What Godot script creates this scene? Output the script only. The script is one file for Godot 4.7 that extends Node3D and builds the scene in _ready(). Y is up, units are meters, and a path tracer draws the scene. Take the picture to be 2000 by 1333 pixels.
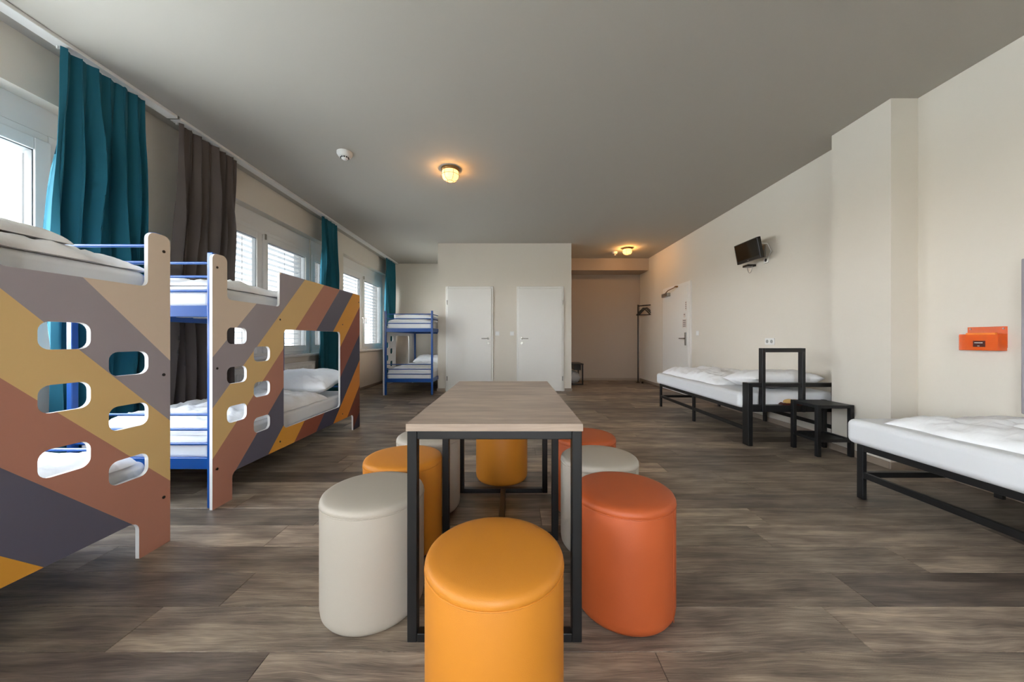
extends Node3D
# A dormitory room. x = right, y = up, depth d = -z. The camera stands at x 0, depth 0, 1.04 m above the floor.

const H := 2.975          # ceiling height
const XR := 3.255         # right wall
const XL := -3.10         # inner face of the window wall
const BACK := -3.2        # depth of the wall behind the camera
const FAR := 8.88         # depth of the far wall
var M := {}
var taken := {}

# ---------------------------------------------------------------- mesh helper
class MB:
	var v := PackedVector3Array()
	var n := PackedVector3Array()
	var uv := PackedVector2Array()
	var col := PackedColorArray()
	var color := Color.WHITE

	func put(p: Vector3, nn: Vector3, t := Vector2.ZERO) -> void:
		v.append(p); n.append(nn); uv.append(t); col.append(color)

	# a triangle whose outside is the side that its normals point to
	func tri(a: Vector3, b: Vector3, c: Vector3, na: Vector3, nb: Vector3, nc: Vector3, ta := Vector2.ZERO, tb := Vector2.ZERO, tc := Vector2.ZERO) -> void:
		if (b - a).cross(c - a).dot(na + nb + nc) > 0.0:
			put(a, na, ta); put(c, nc, tc); put(b, nb, tb)
		else:
			put(a, na, ta); put(b, nb, tb); put(c, nc, tc)

	func quad(a: Vector3, b: Vector3, c: Vector3, d: Vector3, nn: Vector3, ta := Vector2(0, 0), tb := Vector2(1, 0), tc := Vector2(1, 1), td := Vector2(0, 1)) -> void:
		tri(a, b, c, nn, nn, nn, ta, tb, tc)
		tri(a, c, d, nn, nn, nn, ta, tc, td)

	func quad_n(a: Vector3, b: Vector3, c: Vector3, d: Vector3, na: Vector3, nb: Vector3, nc: Vector3, nd: Vector3, ta := Vector2(0, 0), tb := Vector2(1, 0), tc := Vector2(1, 1), td := Vector2(0, 1)) -> void:
		tri(a, b, c, na, nb, nc, ta, tb, tc)
		tri(a, c, d, na, nc, nd, ta, tc, td)

	# a box with sharp edges
	func box(lo: Vector3, hi: Vector3) -> void:
		rbox((lo + hi) / 2.0, (hi - lo).abs(), 0.0, 1)

	# a box with rounded edges, optionally turned by b about its centre
	func rbox(c: Vector3, size: Vector3, r := 0.002, seg := 1, b := Basis()) -> void:
		var h := size / 2.0
		r = minf(r, minf(h.x, minf(h.y, h.z)) * 0.98)
		for ax in 3:
			var u := (ax + 1) % 3
			var w := (ax + 2) % 3
			for s in [-1.0, 1.0]:
				if r <= 0.0:
					var nn := Vector3(); nn[ax] = s
					var q := []
					for k in [[-1, -1], [1, -1], [1, 1], [-1, 1]]:
						var p := Vector3(); p[ax] = s * h[ax]; p[u] = k[0] * h[u]; p[w] = k[1] * h[w]
						q.append(c + b * p)
					quad(q[0], q[1], q[2], q[3], b * nn)
					continue
				var lu := steps(h[u], r, seg)
				var lw := steps(h[w], r, seg)
				for i in lu.size() - 1:
					for j in lw.size() - 1:
						var ps := []
						var ns := []
						for k in [[i, j], [i + 1, j], [i + 1, j + 1], [i, j + 1]]:
							var p := Vector3(); p[ax] = s * h[ax]; p[u] = lu[k[0]]; p[w] = lw[k[1]]
							var inner := Vector3(clampf(p.x, -h.x + r, h.x - r), clampf(p.y, -h.y + r, h.y - r), clampf(p.z, -h.z + r, h.z - r))
							var d := (p - inner).normalized()
							ps.append(c + b * (inner + d * r)); ns.append(b * d)
						quad_n(ps[0], ps[1], ps[2], ps[3], ns[0], ns[1], ns[2], ns[3])

	func steps(h: float, r: float, seg: int) -> PackedFloat32Array:
		var out := PackedFloat32Array()
		for i in seg + 1:
			out.append(-h + r - r * tan(PI / 4.0 * (1.0 - float(i) / seg)))
		for i in seg + 1:
			out.append(h - r + r * tan(PI / 4.0 * (float(i) / seg)))
		return out

	# a round tube along points
	func tube(pts: Array, r: float, seg := 10, caps := true) -> void:
		var rings := []
		var norms := []
		var side := Vector3.UP
		for i in pts.size():
			var d: Vector3 = ((pts[mini(i + 1, pts.size() - 1)] as Vector3) - (pts[maxi(i - 1, 0)] as Vector3)).normalized()
			if i == 0:
				side = d.cross(Vector3.UP if absf(d.y) < 0.9 else Vector3.RIGHT).normalized()
			side = (side - d * side.dot(d)).normalized()
			var up := d.cross(side)
			var ring := []
			var nr := []
			for k in seg:
				var a := TAU * k / seg
				var q := side * cos(a) + up * sin(a)
				ring.append(pts[i] + q * r); nr.append(q)
			rings.append(ring); norms.append(nr)
		for i in pts.size() - 1:
			for k in seg:
				var l := (k + 1) % seg
				quad_n(rings[i][k], rings[i][l], rings[i + 1][l], rings[i + 1][k], norms[i][k], norms[i][l], norms[i + 1][l], norms[i + 1][k])
		if caps:
			for e in [0, pts.size() - 1]:
				var d2: Vector3 = (pts[1] - pts[0]).normalized() * -1.0 if e == 0 else (pts[-1] - pts[-2]).normalized()
				for k in seg:
					tri(pts[e], rings[e][k], rings[e][(k + 1) % seg], d2, d2, d2)

	# a profile of (radius, height) turned about the y axis through o
	func lathe(o: Vector3, prof: Array, seg := 48) -> void:
		for i in prof.size() - 1:
			var p: Vector2 = prof[i]
			var q: Vector2 = prof[i + 1]
			var np := pnorm(prof, i)
			var nq := pnorm(prof, i + 1)
			for k in seg:
				var a := TAU * k / seg
				var e := TAU * (k + 1) / seg
				var ca := Vector3(cos(a), 0, sin(a)); var ce := Vector3(cos(e), 0, sin(e))
				var t0 := float(k) / seg * 3.0; var t1 := float(k + 1) / seg * 3.0
				quad_n(o + ca * p.x + Vector3.UP * p.y, o + ce * p.x + Vector3.UP * p.y, o + ce * q.x + Vector3.UP * q.y, o + ca * q.x + Vector3.UP * q.y,
					ca * np.x + Vector3.UP * np.y, ce * np.x + Vector3.UP * np.y, ce * nq.x + Vector3.UP * nq.y, ca * nq.x + Vector3.UP * nq.y,
					Vector2(t0, p.y), Vector2(t1, p.y), Vector2(t1, q.y), Vector2(t0, q.y))

	func pnorm(prof: Array, i: int) -> Vector2:
		var d := Vector2.ZERO
		if i > 0: d += (prof[i] - prof[i - 1]).normalized()
		if i < prof.size() - 1: d += (prof[i + 1] - prof[i]).normalized()
		return Vector2(d.y, -d.x).normalized()

	# a grid of points as a smooth sheet; outward picks the side
	func sheet(g: Array, outward: Vector3) -> void:
		var rows := g.size()
		var cols: int = g[0].size()
		var ns := []
		for i in rows:
			var line := []
			for j in cols:
				var du: Vector3 = g[mini(i + 1, rows - 1)][j] - g[maxi(i - 1, 0)][j]
				var dv: Vector3 = g[i][mini(j + 1, cols - 1)] - g[i][maxi(j - 1, 0)]
				var nn := du.cross(dv)
				nn = nn.normalized() if nn.length() > 1e-12 else outward
				line.append(nn)
			ns.append(line)
		var total := Vector3.ZERO
		for line in ns:
			for q in line: total += q
		var s := 1.0 if total.dot(outward) >= 0.0 else -1.0
		for i in rows - 1:
			for j in cols - 1:
				quad_n(g[i][j], g[i + 1][j], g[i + 1][j + 1], g[i][j + 1], ns[i][j] * s, ns[i + 1][j] * s, ns[i + 1][j + 1] * s, ns[i][j + 1] * s,
					Vector2(j, i) / 24.0, Vector2(j, i + 1) / 24.0, Vector2(j + 1, i + 1) / 24.0, Vector2(j + 1, i) / 24.0)

	func mesh() -> ArrayMesh:
		var a := []
		a.resize(Mesh.ARRAY_MAX)
		a[Mesh.ARRAY_VERTEX] = v
		a[Mesh.ARRAY_NORMAL] = n
		a[Mesh.ARRAY_TEX_UV] = uv
		a[Mesh.ARRAY_COLOR] = col
		var m := ArrayMesh.new()
		m.add_surface_from_arrays(Mesh.PRIMITIVE_TRIANGLES, a)
		return m

# ---------------------------------------------------------------- scene helpers
func V(x: float, h: float, d: float) -> Vector3:
	return Vector3(x, h, -d)

func numbered(called: String) -> String:
	var k: int = taken.get(called, 0)
	taken[called] = k + 1
	return called if k == 0 else "%s_%03d" % [called, k]

func tag(o: Node3D, label: String, category := "", group := "", kind := "") -> Node3D:
	o.set_meta("label", label)
	if category: o.set_meta("category", category)
	if group: o.set_meta("group", group)
	if kind: o.set_meta("kind", kind)
	return o

func thing(called: String, label: String, category: String, at := Vector3.ZERO, group := "") -> Node3D:
	var o := Node3D.new()
	o.name = numbered(called)
	add_child(o)
	o.position = at
	tag(o, label, category, group)
	return o

func struct(called: String, label: String, at := Vector3.ZERO) -> Node3D:
	var o := Node3D.new()
	o.name = numbered(called)
	add_child(o)
	o.position = at
	tag(o, label, "", "", "structure")
	return o

# one mesh under parent, named
func part(called: String, b: Variant, m: Material, parent: Node, label := "") -> MeshInstance3D:
	var o := MeshInstance3D.new()
	o.mesh = b.mesh() if b is MB else b
	o.material_override = m
	o.name = numbered(called) if parent == self else called
	o.cast_shadow = GeometryInstance3D.SHADOW_CASTING_SETTING_ON
	parent.add_child(o, true)
	if label: o.set_meta("label", label)
	return o

func solid(called: String, b: Variant, m: Material, label: String) -> MeshInstance3D:
	var o := part(called, b, m, self)
	tag(o, label, "", "", "structure")
	return o

func dup(src: Node3D, called: String, label: String, at: Vector3, turn := 0.0) -> Node3D:
	var o: Node3D = src.duplicate()
	o.name = numbered(called)
	add_child(o)
	o.position = at
	o.rotation.y = turn
	o.set_meta("label", label)
	return o

func bar(lo: Vector3, hi: Vector3, r := 0.003) -> MB:
	var b := MB.new()
	b.rbox((lo + hi) / 2.0, (hi - lo).abs(), r)
	return b

func mat(c: Color, rough := 0.6, metal := 0.0) -> StandardMaterial3D:
	var m := StandardMaterial3D.new()
	m.albedo_color = c
	m.roughness = rough
	m.metallic = metal
	return m

func noise(freq: float, sd: int, oct := 3) -> FastNoiseLite:
	var f := FastNoiseLite.new()
	f.noise_type = FastNoiseLite.TYPE_SIMPLEX
	f.frequency = freq
	f.seed = sd
	f.fractal_octaves = oct
	return f

func bump_tex(freq: float, sd: int, oct := 4) -> NoiseTexture2D:
	var t := NoiseTexture2D.new()
	t.width = 512; t.height = 512
	t.seamless = true
	t.noise = noise(freq, sd, oct)
	return t

func rough_paint(m: StandardMaterial3D, t: Texture2D, per_m: float, cm: float) -> StandardMaterial3D:
	m.heightmap_enabled = true
	m.heightmap_texture = t
	m.heightmap_scale = cm
	m.uv1_triplanar = true
	m.uv1_world_triplanar = true
	m.uv1_scale = Vector3.ONE * per_m
	return m

# wood boards: two columns by four rows of different boards in one picture
func wood_image() -> ImageTexture:
	var w := 1536
	var h := 1024
	var a := PackedByteArray()
	a.resize(w * h * 3)
	var n1 := noise(1.0, 11, 3)
	var n2 := noise(1.0, 23, 2)
	var n3 := noise(1.0, 37, 3)
	for y in h:
		var row := y / 256
		var fy := y % 256
		for x in w:
			var cl := x / 768
			var ox := float(cl * 4 + row) * 57.3
			var lx := float(x % 768) / 768.0
			var ly := float(fy) / 256.0
			var wave := n3.get_noise_2d(ox + lx * 1.3, ly * 0.8)
			var yy := ly + wave * 0.10
			var grain := n1.get_noise_2d(ox + lx * 2.0, yy * 15.0)
			var fine := n2.get_noise_2d(ox + lx * 11.0, yy * 85.0)
			var smoke := n3.get_noise_2d(ox * 1.7 + lx * 2.4 + 9.0, ly * 1.3)
			var streak := n1.get_noise_2d(ox + lx * 0.7 + 40.0, yy * 4.5)
			var t := 0.55 + grain * 0.20 + fine * 0.24 + smoke * 0.36 + streak * 0.18
			t = clampf(t, 0.0, 1.0)
			var k := (y * w + x) * 3
			a[k] = int(lerpf(104, 208, t))
			a[k + 1] = int(lerpf(91, 190, t))
			a[k + 2] = int(lerpf(83, 171, t))
	return ImageTexture.create_from_image(Image.create_from_data(w, h, false, Image.FORMAT_RGB8, a))

func flat_mask(v: float) -> ImageTexture:
	var im := Image.create(8, 8, false, Image.FORMAT_RGB8)
	im.fill(Color(v, v, v))
	return ImageTexture.create_from_image(im)

func rounded(pts: Array, radii: Array, seg := 5) -> PackedVector2Array:
	var out := PackedVector2Array()
	var c := pts.size()
	for i in c:
		var p: Vector2 = pts[i]
		var r: float = radii[i]
		if r <= 0.0:
			out.append(p)
			continue
		var a: Vector2 = ((pts[(i + c - 1) % c] as Vector2) - p).normalized()
		var b: Vector2 = ((pts[(i + 1) % c] as Vector2) - p).normalized()
		var o := p + (a + b) * r
		for k in seg + 1:
			var g := PI / 2.0 * k / seg
			out.append(o - b * r * cos(g) - a * r * sin(g))
	return out

func rrect(t0: float, t1: float, h0: float, h1: float, r: float) -> PackedVector2Array:
	return rounded([Vector2(t0, h0), Vector2(t1, h0), Vector2(t1, h1), Vector2(t0, h1)], [r, r, r, r])

# ---------------------------------------------------------------- main
func _ready() -> void:
	set_camera_and_light()
	make_materials()
	make_room()
	make_windows()
	make_outside()
	make_doors()
	make_curtains()
	make_bunks()
	make_single_beds()
	make_table_and_stools()
	make_small_furniture()
	make_wall_things()
	make_ceiling_things()

func set_camera_and_light() -> void:
	var cam := Camera3D.new()
	cam.name = "camera"
	cam.near = 0.05
	cam.far = 300.0
	cam.projection = Camera3D.PROJECTION_FRUSTUM
	cam.size = 2.0 * 0.05 * 666.5 / 680.0
	cam.frustum_offset = Vector2(0.0, -3.0 / 680.0 * 0.05)
	add_child(cam)
	cam.position = Vector3(0, 1.04, 0)
	cam.current = true
	var env := Environment.new()
	env.background_mode = Environment.BG_SKY
	var sky := Sky.new()
	var sm := ProceduralSkyMaterial.new()
	sm.sky_top_color = Color(0.90, 0.95, 1.0)
	sm.sky_horizon_color = Color(0.98, 0.99, 1.0)
	sm.ground_horizon_color = Color(0.80, 0.80, 0.78)
	sm.ground_bottom_color = Color(0.62, 0.62, 0.60)
	sm.sky_curve = 0.2
	sky.sky_material = sm
	env.sky = sky
	env.background_energy_multiplier = 24.0
	env.tonemap_mode = Environment.TONE_MAPPER_LINEAR
	env.tonemap_exposure = 1.04
	env.sdfgi_enabled = true
	env.ssao_enabled = true
	env.ssil_enabled = true
	var we := WorldEnvironment.new()
	we.name = "world_environment"
	we.environment = env
	add_child(we)

func make_materials() -> void:
	var plaster := bump_tex(0.05, 5)
	M.wall = rough_paint(mat(Color(0.865, 0.836, 0.785), 0.85), plaster, 6.0, 0.02)
	M.ceiling = rough_paint(mat(Color(0.70, 0.68, 0.64), 0.9), plaster, 5.0, 0.02)
	M.dimmed_wall = rough_paint(mat(Color(0.69, 0.63, 0.57), 0.85), plaster, 6.0, 0.02)  # wall paint darkened, partly standing in for the dim light of the corridor
	M.white = mat(Color(0.90, 0.895, 0.88), 0.45)
	M.frame = mat(Color(0.91, 0.91, 0.90), 0.3)
	M.door = mat(Color(0.91, 0.90, 0.875), 0.4)
	M.plaster_out = rough_paint(mat(Color(0.30, 0.295, 0.285), 0.95), bump_tex(0.2, 8), 10.0, 0.3)
	M.glass = mat(Color(1, 1, 1, 0.04), 0.02)
	M.glass.transparency = BaseMaterial3D.TRANSPARENCY_ALPHA
	M.slat = mat(Color(0.36, 0.365, 0.37), 0.6, 0.0)
	M.gasket = mat(Color(0.42, 0.43, 0.43), 0.7)
	M.dark_gap = mat(Color(0.10, 0.10, 0.10), 0.8)
	M.steel = mat(Color(0.62, 0.61, 0.58), 0.3, 0.9)
	M.black = mat(Color(0.075, 0.078, 0.083), 0.42)
	M.black_plastic = mat(Color(0.05, 0.05, 0.05), 0.3)
	M.screen = mat(Color(0.02, 0.018, 0.016), 0.08)
	M.blue = mat(Color(0.0, 0.285, 0.585), 0.38)
	M.blue.clearcoat_enabled = true
	M.blue.clearcoat = 0.2
	M.blue.clearcoat_roughness = 0.15
	var w := wood_image()
	M.plank = mat(Color.WHITE, 0.42)
	M.plank.albedo_texture = w
	M.plank.vertex_color_use_as_albedo = true
	M.plank.heightmap_enabled = true
	M.plank.heightmap_texture = w
	M.plank.heightmap_scale = 0.03
	M.table = mat(Color(0.77, 0.685, 0.62), 0.45)
	M.table.detail_enabled = true
	M.table.detail_albedo = w
	M.table.detail_mask = flat_mask(0.5)
	M.table.vertex_color_use_as_albedo = true
	M.edge = mat(Color(0.68, 0.60, 0.53), 0.5)
	M.edge.detail_enabled = true
	M.edge.detail_albedo = w
	M.edge.detail_mask = flat_mask(0.25)
	M.base = mat(Color(0.60, 0.54, 0.48), 0.55)
	var leather := bump_tex(0.12, 17, 5)
	for e in [["yellow", Color(0.84, 0.535, 0.16)], ["orange", Color(0.735, 0.345, 0.165)], ["cream", Color(0.725, 0.69, 0.635)]]:
		var m := mat(e[1], 0.48)
		m.heightmap_enabled = true
		m.heightmap_texture = leather
		m.heightmap_scale = 0.035
		m.uv1_triplanar = true
		m.uv1_scale = Vector3.ONE * 7.0
		M[e[0]] = m
	var weave := bump_tex(0.35, 29, 3)
	for e in [["teal", Color(0.05, 0.345, 0.415), Color(0.015, 0.07, 0.08)], ["gray_cloth", Color(0.36, 0.325, 0.31), Color(0.03, 0.03, 0.03)]]:
		var m := mat(e[1], 0.9)
		m.backlight_enabled = true
		m.backlight = e[2]
		m.rim_enabled = true
		m.rim = 0.25
		m.rim_tint = 0.6
		m.heightmap_enabled = true
		m.heightmap_texture = weave
		m.heightmap_scale = 0.05
		m.uv1_triplanar = true
		m.uv1_scale = Vector3.ONE * 5.0
		M[e[0]] = m
	var linen := bump_tex(0.03, 41, 5)
	M.linen = mat(Color(0.965, 0.965, 0.965), 0.85)
	M.linen.heightmap_enabled = true
	M.linen.heightmap_texture = linen
	M.linen.heightmap_scale = 0.22
	M.linen.uv1_triplanar = true
	M.linen.uv1_scale = Vector3.ONE * 1.1
	M.mattress = mat(Color(0.91, 0.915, 0.92), 0.85)
	M.mattress.heightmap_enabled = true
	M.mattress.heightmap_texture = weave
	M.mattress.heightmap_scale = 0.04
	M.mattress.uv1_triplanar = true
	M.mattress.uv1_scale = Vector3.ONE * 4.0
	M.paint = mat(Color.WHITE, 0.55)
	M.paint.vertex_color_use_as_albedo = true
	M.felt = mat(Color(0.60, 0.58, 0.60), 0.9)
	M.brass = mat(Color(0.55, 0.42, 0.25), 0.35, 0.8)
	M.acrylic = mat(Color(1.0, 0.42, 0.06, 0.45), 0.3)
	M.acrylic.transparency = BaseMaterial3D.TRANSPARENCY_ALPHA
	M.paper = mat(Color(0.88, 0.84, 0.80), 0.8)
	M.ink = mat(Color(0.25, 0.22, 0.22), 0.8)
	M.brown = mat(Color(0.30, 0.10, 0.05), 0.6)

# ---------------------------------------------------------------- the shell
func make_room() -> void:
	var b := MB.new()
	b.box(V(XL - 0.4, H, BACK - 0.2), V(XR + 0.3, H + 0.25, FAR + 0.3))
	solid("ceiling", b, M.ceiling, "plain matt light grey ceiling over the whole dormitory")
	b = MB.new()
	b.box(V(XR, 0, BACK), V(XR + 0.25, H, FAR + 0.25))
	solid("wall_right", b, M.wall, "long off-white wall with the television and the entrance door")
	b = MB.new()
	b.box(V(XL - 0.35, 0, FAR), V(XR, H, FAR + 0.25))
	solid("wall_far", b, M.wall, "off-white wall at the far end of the room")
	b = MB.new()
	for q in [[XL - 0.35, -0.7, 0.0, H], [0.9, XR + 0.25, 0.0, H], [-0.7, 0.9, 0.0, 0.85], [-0.7, 0.9, 2.55, H]]:
		b.box(V(q[0], q[2], BACK - 0.25), V(q[1], q[3], BACK))
	solid("wall_back", b, M.wall, "off-white wall behind the viewer, with a window added for daylight")
	var wb := struct("window_6", "added unseen white window in the wall behind the viewer, for more daylight")  # added, unseen window; brightens the surfaces that face the viewer
	for q in [[-0.7, 0.9, 0.85, 0.92], [-0.7, 0.9, 2.48, 2.55], [-0.7, -0.63, 0.85, 2.55], [0.83, 0.9, 0.85, 2.55], [0.05, 0.15, 0.92, 2.48]]:
		part("frame", bar(V(q[0], q[2], BACK - 0.15), V(q[1], q[3], BACK - 0.08), 0.006), M.frame, wb)
	var wg := MB.new()
	wg.quad(V(-0.65, 0.9, BACK - 0.11), V(0.85, 0.9, BACK - 0.11), V(0.85, 2.5, BACK - 0.11), V(-0.65, 2.5, BACK - 0.11), Vector3(0, 0, -1))
	part("pane", wg, M.glass, wb)
	b = MB.new()
	b.box(V(-1.493, 0, 7.0), V(1.194, H, FAR))
	solid("wall_bathroom", b, M.wall, "boxed-in wall block with two white doors at the far end")
	b = MB.new()
	b.box(V(3.037, 0, 2.791), V(XR, H, 3.308))
	solid("pillar", b, M.wall, "white square pillar standing out of the right wall")
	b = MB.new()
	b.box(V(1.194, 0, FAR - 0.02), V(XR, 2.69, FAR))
	solid("wall_corridor", b, M.dimmed_wall, "grey-brown end wall of the entrance corridor, darkened partly for the dim light there")
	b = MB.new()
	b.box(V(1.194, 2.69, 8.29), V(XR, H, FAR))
	solid("beam", b, M.dimmed_wall, "low boxed beam across the end of the entrance corridor, darkened like the end wall for the dim light there")
	make_floor()
	# skirting
	var s := struct("baseboard_right", "low grey-brown wooden skirting along the right wall")
	for q in [[BACK, 2.791], [3.308, 6.30], [7.50, FAR]]:
		part("board", bar(V(XR - 0.014, 0, q[0]), V(XR, 0.058, q[1]), 0.004), M.base, s)
	s = struct("baseboard_pillar", "low grey-brown wooden skirting round the pillar")
	part("board", bar(V(3.023, 0, 2.792), V(3.037, 0.058, 3.307), 0.004), M.base, s)
	part("board", bar(V(3.023, 0, 2.777), V(XR, 0.058, 2.791), 0.004), M.base, s)
	part("board", bar(V(3.023, 0, 3.308), V(XR, 0.058, 3.322), 0.004), M.base, s)
	s = struct("baseboard_far", "low grey-brown wooden skirting along the far walls")
	part("board", bar(V(-1.507, 0, 6.986), V(-1.345, 0.058, 7.0), 0.004), M.base, s)
	part("board", bar(V(-0.36, 0, 6.986), V(0.085, 0.058, 7.0), 0.004), M.base, s)
	part("board", bar(V(1.06, 0, 6.986), V(1.208, 0.058, 7.0), 0.004), M.base, s)
	part("board", bar(V(1.194, 0, 7.0), V(1.208, 0.058, FAR), 0.004), M.base, s)
	part("board", bar(V(1.208, 0, FAR - 0.034), V(XR - 0.014, 0.058, FAR - 0.02), 0.004), M.base, s)
	part("board", bar(V(XL, 0, FAR - 0.014), V(-1.493, 0.058, FAR), 0.004), M.base, s)
	s = struct("baseboard_left", "low grey-brown wooden skirting under the windows")
	part("board", bar(V(XL, 0, BACK), V(XL + 0.014, 0.058, FAR), 0.004), M.base, s)

func plank_into(b: MB, x0: float, x1: float, d0: float, d1: float, rng: RandomNumberGenerator) -> void:
	var g := 0.0008
	var c := 0.0010
	x0 += g; x1 -= g; d0 += g; d1 -= g
	var cl := rng.randi() % 2
	var row := rng.randi() % 4
	var o := Vector2(0.5 * cl + 0.005, 0.25 * row + 0.008)
	var len_uv := minf((x1 - x0) / 1.28, 1.0) * 0.49
	var st := rng.randf() * (0.49 - len_uv)
	var k := rng.randf_range(0.36, 0.84)
	if rng.randf() < 0.18: k = rng.randf_range(0.85, 0.98)
	b.color = Color(k * rng.randf_range(0.99, 1.02), k * 0.985, k * rng.randf_range(0.93, 0.98) * (1.03 - 0.08 * k))
	var flip := rng.randf() < 0.5
	var uvp := func(x: float, d: float) -> Vector2:
		var fu := (x - x0) / (x1 - x0)
		var fv := (d - d0) / (d1 - d0)
		if flip: fu = 1.0 - fu
		return o + Vector2(st + fu * len_uv, fv * 0.234)
	var t := [V(x0 + c, 0, d0 + c), V(x1 - c, 0, d0 + c), V(x1 - c, 0, d1 - c), V(x0 + c, 0, d1 - c)]
	var e := [V(x0, -c, d0), V(x1, -c, d0), V(x1, -c, d1), V(x0, -c, d1)]
	var u := []
	for p in t: u.append(uvp.call(p.x, -p.z))
	b.quad(t[0], t[1], t[2], t[3], Vector3.UP, u[0], u[1], u[2], u[3])
	var outs := [Vector3(0, 1, 1), Vector3(1, 1, 0), Vector3(0, 1, -1), Vector3(-1, 1, 0)]
	for i in 4:
		var j := (i + 1) % 4
		b.quad(t[i], t[j], e[j], e[i], outs[i].normalized(), u[i], u[j], u[j], u[i])
		var low := Vector3(0, -0.004, 0)
		var side: Vector3 = Vector3(outs[i].x, 0, outs[i].z)
		b.quad(e[i], e[j], e[j] + low, e[i] + low, side, u[i], u[j], u[j], u[i])

func make_floor() -> void:
	var f := struct("floor", "grey-brown wood-look plank floor laid across the room")
	var b := MB.new()
	b.box(V(XL - 0.4, -0.25, BACK - 0.2), V(XR + 0.3, -0.005, FAR + 0.3))
	part("subfloor", b, M.dark_gap, f)
	var rng := RandomNumberGenerator.new()
	rng.seed = 77
	var rest := MB.new()
	var d := BACK
	var r := 0
	# rows meet the depths read in the photograph: 1.158, 1.355, 1.55 ...
	d = 1.158 - 0.197 * 23
	while d < FAR:
		var d1 := minf(d + 0.197, FAR)
		var d0 := maxf(d, BACK)
		if d1 > d0 + 0.01:
			var x := XL - rng.randf() * 1.2
			while x < XR:
				var x1 := minf(x + 1.28, XR)
				var x0 := maxf(x, XL)
				if x1 - x0 > 0.02:
					var seen_one: bool = d1 > 0.95 and d0 < 4.75 and x1 > -1.5 * d1 - 0.1 and x0 < 1.5 * d1 + 0.1
					if seen_one:
						var p := MB.new()
						plank_into(p, x0, x1, d0, d1, rng)
						part("plank", p, M.plank, f)
					else:
						plank_into(rest, x0, x1, d0, d1, rng)
				x += 1.28
		d += 0.197
		r += 1
	var o := part("distant_planks", rest, M.plank, f)
	o.set_meta("kind", "stuff")

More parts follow.
